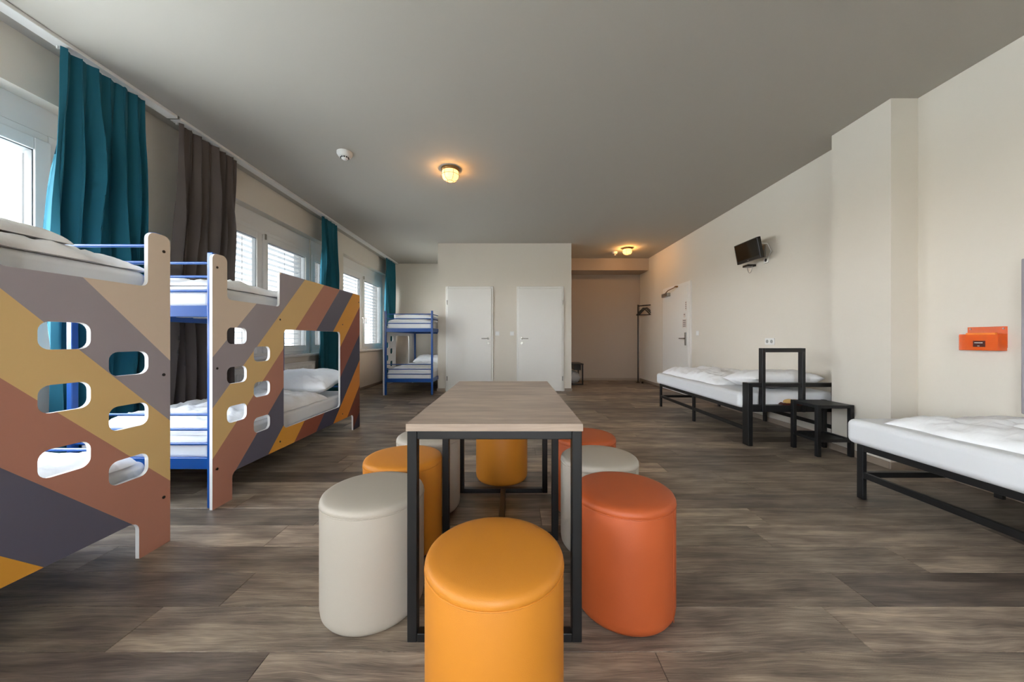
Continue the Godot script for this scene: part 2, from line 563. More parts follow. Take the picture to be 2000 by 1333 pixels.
# ---------------------------------------------------------------- window wall
const OPENINGS := [[-3.0, -0.2], [0.05, 2.47], [3.30, 5.53], [5.56, 5.97], [6.40, 8.64]]  # the first is an added, unseen window that brings in more daylight
func make_windows() -> void:
	var wl := struct("wall_left", "off-white window wall with pillars between the windows")
	var b := MB.new()
	b.box(V(XL - 0.35, 0, BACK), V(XL, 0.795, FAR))
	part("parapet", b, M.wall, wl)
	b = MB.new()
	b.box(V(XL - 0.35, 2.63, BACK), V(XL, H, FAR))
	part("lintel", b, M.wall, wl)
	var edges := [BACK]
	for q in OPENINGS: edges.append_array(q)
	edges.append(FAR)
	for i in range(0, edges.size(), 2):
		b = MB.new()
		b.box(V(XL - 0.35, 0.795, edges[i]), V(XL if edges[i + 1] - edges[i] > 0.1 else XL - 0.11, 2.63, edges[i + 1]))
		part("pier", b, M.wall, wl)
	for i in range(1, OPENINGS.size()):
		var ov := MB.new()
		var oq: Array = OPENINGS[i]
		for e in [[oq[0], oq[0] + 0.012, 0.80, 2.45], [oq[1] - 0.012, oq[1], 0.80, 2.45], [oq[0], oq[1], 2.438, 2.45]]:
			ov.box(V(XL - 0.36, e[2], e[0]), V(XL - 0.195, e[3], e[1]))
		part("outer_reveal", ov, M.plaster_out, wl)
	# cover of the blind box above each window, and the rough outer reveal
	for q in OPENINGS:
		part("blind_box", bar(V(XL - 0.35, 2.45, q[0]), V(XL - 0.12, 2.63, q[1]), 0.004), M.white, wl)
	var casements := [[[-2.95, -1.62], [-1.58, -0.25]], [[0.10, 1.22], [1.25, 2.42]], [[3.35, 4.455], [4.485, 5.49]], [[5.58, 5.95]], [[6.44, 7.43], [7.48, 8.56]]]
	var words := ["added unseen white window behind the viewer in the window wall, for more daylight", "white window at the near left, beside the first teal curtain, its blind drawn up", "white two-casement window with a slatted outer blind, between grey and teal curtains", "narrow white casement half hidden behind the middle teal curtain", "white two-casement window with a slatted blind, nearest the far wall"]
	var fx := XL - 0.10      # room face of the frames
	for i in OPENINGS.size():
		var q: Array = OPENINGS[i]
		var w := struct("window_%d" % (i + 1), words[i])
		var lo: float = q[0]
		var hi: float = q[1]
		for e in [[lo, lo + 0.055, 0.825, 2.45], [hi - 0.055, hi, 0.825, 2.45], [lo + 0.055, hi - 0.055, 0.825, 0.875], [lo + 0.055, hi - 0.055, 2.385, 2.45]]:
			part("frame", bar(V(fx - 0.09, e[2], e[0]), V(fx - 0.015, e[3], e[1]), 0.006), M.frame, w)
		for k in casements[i].size():
			var c: Array = casements[i][k]
			if k > 0:
				part("mullion", bar(V(fx - 0.088, 0.875, c[0] - 0.045), V(fx - 0.02, 2.385, c[0] + 0.02), 0.006), M.frame, w)
			var s := MB.new()
			var sw := 0.085
			var mid := fx - 0.035
			for e in [[c[0], c[0] + sw, 0.86, 2.40], [c[1] - sw, c[1], 0.86, 2.40], [c[0] + sw, c[1] - sw, 0.86, 0.86 + sw], [c[0] + sw, c[1] - sw, 2.40 - sw, 2.40]]:
				s.rbox(V(mid, (e[2] + e[3]) / 2.0, (e[0] + e[1]) / 2.0), Vector3(0.07, e[3] - e[2], e[1] - e[0]), 0.007)
			var so := part("sash", s, M.frame, w)
			var g := MB.new()
			for e in [[c[0] + sw - 0.004, c[0] + sw + 0.007, 0.945, 2.315], [c[1] - sw - 0.007, c[1] - sw + 0.004, 0.945, 2.315], [c[0] + sw, c[1] - sw, 0.941, 0.950], [c[0] + sw, c[1] - sw, 2.308, 2.319]]:
				g.rbox(V(mid - 0.002, (e[2] + e[3]) / 2.0, (e[0] + e[1]) / 2.0), Vector3(0.05, e[3] - e[2], e[1] - e[0]), 0.001)
			part("gasket", g, M.gasket, so)
			var gl := MB.new()
			gl.quad(V(mid, 0.94, c[0] + sw), V(mid, 0.94, c[1] - sw), V(mid, 2.32, c[1] - sw), V(mid, 2.32, c[0] + sw), Vector3.RIGHT)
			part("pane", gl, M.glass, so)
			var hd := MB.new()
			var hz: float = c[0] + 0.04 if k == casements[i].size() - 1 and k > 0 else c[1] - 0.04
			hd.rbox(V(fx + 0.006, 1.50, hz), Vector3(0.014, 0.07, 0.028), 0.004)
			hd.rbox(V(fx + 0.028, 1.50, hz), Vector3(0.04, 0.018, 0.018), 0.005)
			hd.rbox(V(fx + 0.048, 1.445, hz), Vector3(0.016, 0.13, 0.02), 0.006)
			part("handle", hd, M.frame, so)
			if k > 0:
				var hi_b := MB.new()
				hi_b.rbox(V(fx + 0.006, 2.37, c[0] + 0.03), Vector3(0.02, 0.07, 0.02), 0.004)
				part("hinge", hi_b, M.steel, so)
		part("sill", bar(V(fx - 0.03, 0.795, lo - 0.03 if hi - lo > 1.0 else lo), V(XL + 0.06, 0.825, hi + 0.03 if hi - lo > 1.0 else hi), 0.006), M.white, w)
		# blinds hang outside the glass
		if i == 2 or i == 3 or i == 4:
			var names := ["", "", "white horizontal slat blind outside the window between grey and teal curtains", "narrow white slat blind outside the casement behind the middle teal curtain", "white horizontal slat blind outside the window nearest the far wall"]
			var bl := thing("venetian_blind", names[i], "blind", V(XL - 0.265, 0.86, (lo + hi) / 2.0), "outer blinds of the window wall")
			var half := (hi - lo) / 2.0 - 0.03
			var sl := MB.new()
			var tilt := Basis(Vector3(0, 0, 1), 0.13)
			for k in [-1, 0, 1]:
				sl.rbox(tilt * Vector3(k * 0.026, -0.003 * absf(k), 0), Vector3(0.027, 0.0022, half * 2.0), 0.0008, 1, tilt * Basis(Vector3(0, 0, 1), -0.16 * k))
			var sm := sl.mesh()
			var y := 0.05
			while y < 1.58:
				var o := part("slat", sm, M.slat, bl)
				o.position = Vector3(0, y, 0)
				y += 0.0735
			part("bottom_rail", bar(Vector3(-0.04, 0.0, -half), Vector3(0.04, 0.016, half), 0.003), M.slat, bl)
			part("head_rail", bar(Vector3(-0.04, 1.585, -half), Vector3(0.04, 1.63, half), 0.003), M.slat, bl)
			if half > 0.5:
				for k in [-0.62, -0.12, 0.12, 0.62]:
					part("cord", bar(Vector3(0.04, 0.0, half * k - 0.0015), Vector3(0.043, 1.6, half * k + 0.0015), 0.0), M.dark_gap, bl)
	# drawn-up blind of the near window
	var up := thing("venetian_blind", "drawn-up stack of slats at the top of the near left window", "blind", V(XL - 0.27, 2.34, 1.26), "outer blinds of the window wall")
	for k in 8:
		part("slat", bar(Vector3(-0.04, 0.02 + k * 0.011, -1.17), Vector3(0.04, 0.028 + k * 0.011, 1.17), 0.001), M.slat, up)
	part("bottom_rail", bar(Vector3(-0.04, 0.0, -1.17), Vector3(0.04, 0.016, 1.17), 0.003), M.slat, up)
	# radiator
	var ra := thing("radiator", "white ribbed panel radiator under the window, seen through the bunk opening", "radiator", V(-3.035, 0.12, 4.55))
	var pb := MB.new()
	pb.rbox(Vector3(0, 0.29, 0), Vector3(0.05, 0.58, 1.54), 0.006)
	part("panel", pb, M.white, ra)
	var rb := MB.new()
	for k in 38:
		rb.rbox(Vector3(0.026, 0.285, -0.74 + k * 0.04), Vector3(0.012, 0.50, 0.024), 0.005)
	part("ribbing", rb, M.white, ra)
	var gr := MB.new()
	gr.rbox(Vector3(0, 0.585, 0), Vector3(0.075, 0.014, 1.55), 0.003)
	part("top_grille", gr, M.white, ra)
	for k in [-0.6, 0.6]:
		part("foot", bar(Vector3(-0.02, -0.12, k - 0.02), Vector3(0.02, 0.01, k + 0.02), 0.003), M.white, ra)

func make_outside() -> void:
	var g := MB.new()
	g.box(V(-160, -9.4, -60), V(XL - 0.5, -9.0, 190))
	solid("ground_outside", g, mat(Color(0.80, 0.80, 0.78), 0.9), "pale ground far below the windows")
	var bld := thing("exterior_building", "grey building with rows of windows, made tall and dark to dim the sky behind the slat blinds", "building", V(-26, -9.0, 60))  # height and dark facade shaped to hold back sky light behind the blinds
	var wall := mat(Color(0.44, 0.43, 0.42), 0.9)
	var b := MB.new()
	b.box(Vector3(-14, 0, -34), Vector3(0, 27.0, 34))
	part("wall", b, wall, bld)
	part("roof", bar(Vector3(-14.3, 27.0, -34.3), Vector3(0.4, 27.4, 34.3), 0.05), mat(Color(0.5, 0.5, 0.5), 0.9), bld)
	var fm := MB.new()
	fm.rbox(Vector3(0.03, 0, 0), Vector3(0.12, 1.5, 1.4), 0.02)
	var fmesh := fm.mesh()
	var pm := bar(Vector3(0.06, -0.65, -0.6), Vector3(0.11, 0.65, 0.6), 0.01).mesh()
	var dark := mat(Color(0.16, 0.17, 0.18), 0.35)
	for fl in 3:
		for k in 24:
			var o := part("window", fmesh, wall, bld)
			o.position = Vector3(0.0, 3.9 + fl * 3.1, -32.2 + k * 2.8)
			part("pane", pm, dark, o)

# ---------------------------------------------------------------- doors
func lever(parent: Node, at: Vector3, along: Vector3, out: Vector3) -> void:
	var h := MB.new()
	h.tube([at, at + out * 0.012], 0.026, 20)
	h.tube([at, at + out * 0.05], 0.010, 12)
	h.tube([at + out * 0.05 - along * 0.008, at + out * 0.05 + along * 0.13], 0.0095, 12)
	part("handle", h, M.steel, parent)
	var k := MB.new()
	var low := at - Vector3(0, 0.092, 0) - along * 0.0
	k.tube([low, low + out * 0.012], 0.026, 20)
	k.rbox(low + out * 0.018, Vector3(0.016, 0.016, 0.016), 0.004)
	part("lock_rosette", k, M.steel, parent)

func make_doors() -> void:
	var n := 0
	for e in [[-1.328, -0.375, -1.0, "white door on the left of the two bathroom doors, hinged on the left"], [0.093, 1.04, 1.0, "white door on the right of the two bathroom doors, hinged on the right"]]:
		n += 1
		var x0: float = e[0]
		var x1: float = e[1]
		var hinge: float = e[2]       # -1: hinges left
		var d := struct("door_%d" % n, e[3])
		for q in [[x0, x0 + 0.055, 0.0, 2.105], [x1 - 0.055, x1, 0.0, 2.105], [x0 + 0.055, x1 - 0.055, 2.05, 2.105]]:
			part("frame", bar(V(q[0], q[2], 7.002), V(q[1], q[3], 6.975), 0.006), M.door, d)
		var lf := part("leaf", bar(V(x0 + 0.036, 0.008, 6.995), V(x1 - 0.036, 2.065, 6.958), 0.007), M.door, d)
		var hx := x0 + 0.03 if hinge < 0 else x1 - 0.03
		for y in [0.26, 1.78]:
			var hb := MB.new()
			hb.tube([V(hx, y - 0.045, 6.955), V(hx, y + 0.045, 6.955)], 0.010, 12)
			part("hinge", hb, M.steel, lf)
		var kx := x1 - 0.10 if hinge < 0 else x0 + 0.10
		lever(lf, V(kx, 1.06, 6.958), Vector3(hinge, 0, 0), Vector3(0, 0, 1))
	# entrance door in the right wall
	var d3 := struct("door_3", "white entrance door in the right wall with notices and a closer")
	var z0 := 6.31
	var z1 := 7.47
	for q in [[z0, z0 + 0.085, 0.0, 2.115], [z1 - 0.07, z1, 0.0, 2.115], [z0 + 0.085, z1 - 0.07, 2.04, 2.115]]:
		part("frame", bar(V(XR - 0.022, q[2], q[0]), V(XR + 0.01, q[3], q[1]), 0.005), M.door, d3)
	var leaf := part("leaf", bar(V(XR - 0.034, 0.008, z0 + 0.07), V(XR + 0.01, 2.05, z1 - 0.055), 0.006), M.door, d3)
	var pl := MB.new()
	pl.rbox(V(XR - 0.04, 1.05, z0 + 0.145), Vector3(0.012, 0.24, 0.055), 0.003)
	part("lock_plate", pl, M.steel, leaf)
	var hd := MB.new()
	hd.tube([V(XR - 0.04, 1.06, z0 + 0.145), V(XR - 0.09, 1.06, z0 + 0.145)], 0.010, 12)
	hd.tube([V(XR - 0.09, 1.06, z0 + 0.137), V(XR - 0.09, 1.06, z0 + 0.29)], 0.010, 12)
	part("handle", hd, M.steel, leaf)
	var ck := MB.new()
	ck.rbox(V(XR - 0.07, 1.955, z1 - 0.26), Vector3(0.07, 0.075, 0.28), 0.008)
	part("door_closer", ck, M.steel, leaf)
	var ar := MB.new()
	ar.tube([V(XR - 0.075, 2.0, z1 - 0.26), V(XR - 0.13, 2.02, z1 - 0.50), V(XR - 0.06, 2.065, z1 - 0.66)], 0.009, 10)
	ar.rbox(V(XR - 0.05, 2.07, z1 - 0.67), Vector3(0.05, 0.03, 0.06), 0.005)
	part("closer_arm", ar, M.brass, leaf)
	# printed notices on the leaf
	var px := XR - 0.0355
	for e in [[1.58, 6.445, 0.05, 0.17], [1.26, 6.50, 0.15, 0.16], [1.45, 6.50, 0.07, 0.08]]:
		var nt := part("notice", bar(V(px - 0.0015, e[0], e[1] - e[2] / 2), V(px + 0.001, e[0] + e[3], e[1] + e[2] / 2), 0.0), M.paper, leaf)
		var ink := MB.new()
		var y: float = e[3] - 0.025
		while y > 0.02:
			ink.rbox(V(px - 0.0018, e[0] + y, e[1]), Vector3(0.001, 0.010, e[2] * 0.7), 0.0)
			y -= 0.035
		part("printed_line", ink, M.ink, nt)

# ---------------------------------------------------------------- curtains
func curtain_mesh(zt0: float, zt1: float, zb0: float, zb1: float, folds: float, amp: float, sd: int, xt: float, xb: float) -> MB:
	var nz := noise(1.0, sd, 2)
	var cols := int(folds * 16)
	var rows := 26
	var top := H - 0.035
	var fr := []
	var bk := []
	for i in rows + 1:
		var f := float(i) / rows
		var y := lerpf(top, 0.02, f)
		var a := []
		var c := []
		for j in cols + 1:
			var s := float(j) / cols
			var warp := s + nz.get_noise_2d(s * 3.0, 3.0 + f * 0.8) * 0.05 * sin(PI * s)
			var ph := warp * folds * TAU
			var am: float = amp * (0.25 + 0.75 * smoothstep(0.0, 0.3, f)) * (1.0 + 0.9 * nz.get_noise_2d(s * 5.0, 20.0 + f * 1.1))
			var x: float = lerpf(xt, xb, smoothstep(0.0, 0.5, f)) + am * sin(ph) + 0.35 * am * sin(ph * 0.5 + 1.3) + 0.006 * nz.get_noise_2d(s * 14.0, f * 3.0)
			var z0 := lerpf(zt0, zb0, smoothstep(0.0, 0.6, f))
			var z1 := lerpf(zt1, zb1, smoothstep(0.0, 0.6, f))
			var z: float = lerpf(z0, z1, warp) + 0.010 * sin(ph * 2.0)
			a.append(V(x, y, z))
			c.append(V(x - 0.004, y, z))
		fr.append(a)
		bk.append(c)
	var b := MB.new()
	b.sheet(fr, Vector3.RIGHT)
	b.sheet(bk, Vector3.LEFT)
	for i in rows:
		b.quad(fr[i][0], fr[i + 1][0], bk[i + 1][0], bk[i][0], Vector3(0, 0, 1))
		b.quad(fr[i][cols], fr[i + 1][cols], bk[i + 1][cols], bk[i][cols], Vector3(0, 0, -1))
	for j in cols:
		b.quad(fr[0][j], fr[0][j + 1], bk[0][j + 1], bk[0][j], Vector3.UP)
		b.quad(fr[rows][j], fr[rows][j + 1], bk[rows][j + 1], bk[rows][j], Vector3.DOWN)
	return b

func make_curtains() -> void:
	for e in [[BACK + 0.3, 3.015, "white double curtain rail on the ceiling carrying the near teal curtain"], [3.03, 8.83, "white double curtain rail on the ceiling carrying the grey and far teal curtains"]]:
		var t := thing("curtain_rail", e[2], "curtain rail", V(-2.93, H - 0.026, 0.0))
		part("rail", bar(V(-0.045, 0.0, e[0]), V(0.045, 0.0255, e[1]), 0.003), M.white, t)
		part("end_cap", bar(V(-0.047, -0.002, e[1] - 0.012), V(0.047, 0.0255, e[1] + 0.002), 0.002), M.steel, t)
	var list := [
		["teal curtain hanging behind the near bunk bed, closest to the viewer", 2.25, 2.77, 2.20, 2.80, 6.0, 0.062, 3, "teal"],
		["dark grey-brown curtain hanging behind the end of the striped bunk beds", 3.05, 3.70, 2.96, 3.71, 7.0, 0.06, 9, "gray_cloth"],
		["teal curtain drawn together between the two slat-blind windows", 5.35, 5.81, 5.35, 5.93, 4.0, 0.055, 15, "teal"],
		["teal curtain in the far left corner behind the blue bunk bed", 8.09, 8.72, 8.06, 8.80, 4.0, 0.05, 21, "teal"]]
	for q in list:
		var t := thing("curtain", q[0], "curtain", Vector3.ZERO, "curtains along the window wall")
		part("drape", curtain_mesh(q[1], q[2], q[3], q[4], q[5], q[6], q[7], -2.925, -2.95), M[q[8]], t)
		var n := int(q[5])
		for k in n + 1:
			var z := lerpf(q[1] + 0.01, q[2] - 0.01, float(k) / n)
			part("hook", bar(V(-2.956, H - 0.046, z - 0.004), V(-2.946, H - 0.0265, z + 0.004), 0.001), M.white, t)

# ---------------------------------------------------------------- bunk beds
const STRIPES := [0.93, 0.62, 0.31, 0.0, -0.305, -0.615, -0.94, -1.25, -1.55, -1.86]
func stripe_color(i: int) -> Color:
	var c: Color = [Color(0.89, 0.81, 0.725), Color(0.655, 0.62, 0.635), Color(0.90, 0.76, 0.52), Color(0.74, 0.515, 0.44), Color(0.38, 0.375, 0.44), Color(0.90, 0.64, 0.23),
		Color(0.57, 0.30, 0.225), Color(0.225, 0.225, 0.32), Color(0.86, 0.53, 0.14), Color(0.42, 0.17, 0.12), Color(0.14, 0.14, 0.23)][i]
	return c.srgb_to_linear()

func bunk_panel(sz: float, heights_a: Array, heights_b: Array) -> MB:
	var L := 2.045
	var top := 1.567
	var outline := rounded([Vector2(0, 0), Vector2(0.15, 0), Vector2(0.15, 0.18), Vector2(1.875, 0.18), Vector2(1.875, 0), Vector2(L, 0), Vector2(L, top), Vector2(0.612, top), Vector2(0.612, 1.296), Vector2(0.11, 1.296), Vector2(0.11, top), Vector2(0, top)],
		[0.004, 0.004, 0.04, 0.04, 0.004, 0.004, 0.012, 0.012, 0.03, 0.03, 0.035, 0.035])
	var holes := [rrect(0.66, 1.572, 0.328, 1.12, 0.04)]
	for h in heights_a: holes.append(rrect(0.108, 0.274, h - 0.054, h + 0.054, 0.036))
	for h in heights_b: holes.append(rrect(0.339, 0.503, h - 0.054, h + 0.054, 0.036))
	var cuts := [-1.0, 0.191, 0.421, 1.116, 3.0]
	var b := MB.new()
	var thick := 0.018
	var at := func(p: Vector2, x: float) -> Vector3: return Vector3(x, p.y, sz * p.x)
	for c in 4:
		var strip := PackedVector2Array([Vector2(cuts[c], -1), Vector2(cuts[c + 1], -1), Vector2(cuts[c + 1], 3), Vector2(cuts[c], 3)])
		var pieces: Array = Geometry2D.intersect_polygons(outline, strip)
		for h in holes:
			var next := []
			for p in pieces: next.append_array(Geometry2D.clip_polygons(p, h))
			pieces = next
		for p in pieces:
			b.color = Color(0.80, 0.79, 0.77)
			var ix := Geometry2D.triangulate_polygon(p)
			for k in range(0, ix.size(), 3):
				b.tri(at.call(p[ix[k]], -thick), at.call(p[ix[k + 1]], -thick), at.call(p[ix[k + 2]], -thick), Vector3.LEFT, Vector3.LEFT, Vector3.LEFT)
			var extra := []
			for s in 11:
				var hi: float = 9.0 if s == 0 else STRIPES[s - 1]
				var lo: float = -9.0 if s == 10 else STRIPES[s]
				var band := PackedVector2Array([Vector2(-1, lo - 1), Vector2(3, lo + 3), Vector2(3, hi + 3), Vector2(-1, hi - 1)])
				b.color = stripe_color(s)
				var leg := PackedVector2Array([Vector2(-1, -1), Vector2(0.152, -1), Vector2(0.152, 0.15), Vector2(-1, 0.15)])
				var shapes: Array = Geometry2D.intersect_polygons(p, band)
				if s == 4:
					var rest := []
					for q in shapes: rest.append_array(Geometry2D.clip_polygons(q, leg))
					for q in shapes: extra.append_array(Geometry2D.intersect_polygons(q, leg))
					shapes = rest
				if s == 10:
					for q in extra: shapes.append(q)
				for q in shapes:
					b.color = stripe_color(3) if s == 10 and extra.has(q) else stripe_color(s)
					var iq := Geometry2D.triangulate_polygon(q)
					for k in range(0, iq.size(), 3):
						b.tri(at.call(q[iq[k]], 0.0), at.call(q[iq[k + 1]], 0.0), at.call(q[iq[k + 2]], 0.0), Vector3.RIGHT, Vector3.RIGHT, Vector3.RIGHT)
	# white sawn edges
	b.color = Color(0.80, 0.79, 0.77)
	for loop in [outline] + holes:
		var inward := 1.0 if loop == outline else -1.0
		if Geometry2D.is_polygon_clockwise(loop): inward = -inward
		for k in loop.size():
			var p: Vector2 = loop[k]
			var q: Vector2 = loop[(k + 1) % loop.size()]
			var e := (q - p).normalized()
			var o := Vector2(e.y, -e.x) * inward
			b.quad(at.call(p, 0.0), at.call(q, 0.0), at.call(q, -thick), at.call(p, -thick), Vector3(0, o.y, sz * o.x))
	return b

# local: panel face at x 0, bed towards -x, ladder end at z 0, running along sz
func make_bunk(called: String, label: String, sz: float, ha: Array, hb: Array) -> Node3D:
	var t := thing(called, label, "bunk bed", Vector3.ZERO, "blue-framed bunk beds with striped side panels")
	var L := 2.045
	var W := 0.92
	var pan := part("side_panel", bunk_panel(sz, ha, hb), M.paint, t, "white-edged side panel painted in diagonal coloured stripes")
	for p in [[0.034, 1.485], [0.034, 0.861], [0.034, 0.24], [0.617, 1.196], [0.617, 0.238], [1.624, 1.2], [1.624, 0.24], [2.018, 1.48], [2.018, 0.86], [2.018, 0.24]]:
		var bo := MB.new()
		bo.tube([Vector3(-0.001, p[1], sz * p[0]), Vector3(0.0025, p[1], sz * p[0])], 0.0075, 12)
		part("bolt", bo, M.black_plastic, pan)
	var xa := -0.018 - 0.019
	var xb := -W + 0.019
	for x in [xa, xb]:
		for z in [0.041, L - 0.041]:
			part("post", bar(Vector3(x - 0.018, 0.0, sz * z - 0.018), Vector3(x + 0.018, 1.577, sz * z + 0.018), 0.006), M.blue, t)
	for z in [0.041, L - 0.041]:
		for y in [1.513, 1.429, 1.341, 0.575, 0.483, 0.393]:
			var r := MB.new()
			r.tube([Vector3(xa, y, sz * z), Vector3(xb, y, sz * z)], 0.0085, 10)
			part("rail", r, M.blue, t)
		for y in [1.18, 0.24]:
			part("end_bar", bar(Vector3(xb, y, sz * z - 0.014), Vector3(xa, y + 0.07, sz * z + 0.014), 0.004), M.blue, t)
	for y in [1.18, 0.24]:
		for x in [xa, xb]:
			part("side_bar", bar(Vector3(x - 0.014, y, sz * 0.03), Vector3(x + 0.014, y + 0.07, sz * (L - 0.03)), 0.004), M.blue, t)
		var sl := MB.new()
		for k in 13:
			sl.rbox(Vector3((xa + xb) / 2, y + 0.045, sz * (0.12 + k * 0.15)), Vector3(xa - xb, 0.012, 0.06), 0.002)
		part("slat_base", sl, M.white, t)
	# guard rail of the upper bunk on the window side
	for y in [1.513, 1.429]:
		var gr := MB.new()
		gr.tube([Vector3(xb, y, sz * 0.02), Vector3(xb, y, sz * (L - 0.02))], 0.0085, 10)
		part("guard_rail", gr, M.blue, t)
	for y in [1.232, 0.292]:
		var m := MB.new()
		m.rbox(Vector3((xa + xb) / 2, y + 0.0725, sz * L / 2), Vector3(xa - xb - 0.045, 0.145, L - 0.10), 0.035, 4)
		part("mattress", m, M.mattress, t)
	return t

# a soft slab of bedding with folds: base at y 0, w along x, l along z
func duvet(w: float, l: float, thick: float, sd: int, fold := 1.0) -> MB:
	var nz := noise(1.0, sd, 3)
	var nx := 40
	var nl := int(40 * l / w)
	var topg := []
	var botg := []
	for i in nl + 1:
		var v := float(i) / nl * 2.0 - 1.0
		var a := []
		var c := []
		for j in nx + 1:
			var u := float(j) / nx * 2.0 - 1.0
			# crowd the samples at the rim
			var uu := sin(u * PI / 2.0)
			var vv := sin(v * PI / 2.0)
			var e := pow(maxf(0.0, 1.0 - pow(absf(uu), 5.0)) * maxf(0.0, 1.0 - pow(absf(vv), 7.0)), 0.42)
			var x := uu * w / 2.0
			var z := vv * l / 2.0
			var wob := 0.02 * nz.get_noise_2d(z * 2.2, 40.0 + signf(u) * 3.0) * absf(uu)
			var wob2 := 0.02 * nz.get_noise_2d(x * 3.0, 70.0 + signf(v) * 3.0) * absf(vv)
			var f1 := nz.get_noise_2d(x * 2.6 + 5.0, z * 1.5)
			var f2 := 1.0 - absf(nz.get_noise_2d(x * 4.5 + z * 2.0, z * 3.4 - x * 1.5)) * 2.4
			var y := thick * e * (0.82 + 0.30 * f1 * fold) + 0.016 * fold * f2 * e
			a.append(Vector3(x + wob, maxf(y, 0.0), z + wob2))
			c.append(Vector3(x + wob, 0.0, z + wob2))
		topg.append(a)
		botg.append(c)
	var b := MB.new()
	b.sheet(topg, Vector3.UP)
	b.sheet(botg, Vector3.DOWN)
	return b

func pillow(w: float, l: float, thick: float, sd: int) -> MB:
	var nz := noise(1.0, sd, 3)
	var b := MB.new()
	for s in [1.0, -1.0]:
		var g := []
		for i in 33:
			var v := sin((float(i) / 32.0 * 2.0 - 1.0) * PI / 2.0)
			var a := []
			for j in 33:
				var u := sin((float(j) / 32.0 * 2.0 - 1.0) * PI / 2.0)
				var e := pow(maxf(0.0, (1.0 - u * u * u * u) * (1.0 - v * v * v * v)), 0.55)
				var pin := 1.0 - 0.06 * (1.0 - absf(u)) * v * v - 0.06 * (1.0 - absf(v)) * u * u
				var y: float = s * thick / 2.0 * e * (1.0 + 0.18 * nz.get_noise_2d(u * 1.2 + s, v * 1.2)) + 0.008 * e * nz.get_noise_2d(u * 4.0, v * 5.0 + s)
				a.append(Vector3(u * w / 2.0 * pin, y, v * l / 2.0 * pin))
			g.append(a)
		b.sheet(g, Vector3.UP * s)
	return b

func bedding(called: String, b: MB, label: String, category: String, at: Vector3, rot := Vector3.ZERO) -> MeshInstance3D:
	var o := part(called, b, M.linen, self)
	tag(o, label, category, "white bedding on the beds")
	o.position = at
	o.rotation = rot
	return o

func make_bunks() -> void:
	var A := make_bunk("bunk_bed", "striped bunk bed nearest the viewer, cut off at the left edge", 1.0, [0.930, 0.686, 0.442], [1.055, 0.812, 0.566])
	A.position = V(-1.765, 0, 1.798)
	var B := make_bunk("bunk_bed", "striped bunk bed in the middle, with the big cut-out window in its panel", -1.0, [1.064, 0.807, 0.554], [0.935, 0.681, 0.428])
	B.position = V(-1.82, 0, 2.115)
	B.rotation.y = 0.0
	dup(A, "bunk_bed", "blue bunk bed standing in the far left corner beside the bathroom block", V(-2.393, 0, 6.458), PI)
	var tu := 1.378
	var tl := 0.438
	# near bunk: duvets; a folded one lies on top of the upper bed
	bedding("duvet", duvet(0.80, 1.90, 0.075, 3), "crumpled white duvet on the upper mattress of the near bunk bed", "duvet", V(-2.22, tu, 0.80))
	bedding("duvet", duvet(0.76, 0.62, 0.085, 5, 0.6), "folded white duvet on top of the near bunk bed", "duvet", V(-2.24, tu + 0.062, 1.16))
	bedding("duvet", duvet(0.80, 1.85, 0.11, 7), "white duvet on the lower mattress of the near bunk bed", "duvet", V(-2.22, tl, 0.78))
	# middle bunk
	bedding("duvet", duvet(0.80, 1.90, 0.085, 11), "rumpled white duvet on the upper mattress of the middle bunk bed", "duvet", V(-2.28, tu, 3.13))
	bedding("duvet", duvet(0.80, 1.35, 0.12, 13), "white duvet on the lower mattress of the middle bunk bed", "duvet", V(-2.28, tl, 2.86))
	bedding("pillow", pillow(0.74, 0.50, 0.20, 15), "plump white pillow at the far end of the middle bunk's lower bed", "pillow", V(-2.27, tl + 0.15, 3.79), Vector3(0.22, 0, 0))
	# far bunk
	bedding("duvet", duvet(0.78, 1.85, 0.07, 17), "white duvet spread on the upper mattress of the far blue bunk bed", "duvet", V(-1.93, tu, 7.46))
	bedding("duvet", duvet(0.70, 0.60, 0.095, 19, 0.5), "folded white duvet on top of the far blue bunk bed", "duvet", V(-1.86, tu + 0.058, 6.90))
	bedding("duvet", duvet(0.78, 1.4, 0.10, 21), "white duvet on the lower mattress of the far blue bunk bed", "duvet", V(-1.93, tl, 7.25))
	bedding("pillow", pillow(0.72, 0.46, 0.18, 23), "white pillow at the rear of the far bunk's lower bed", "pillow", V(-1.90, tl + 0.135, 8.14), Vector3(0.2, 0, 0))

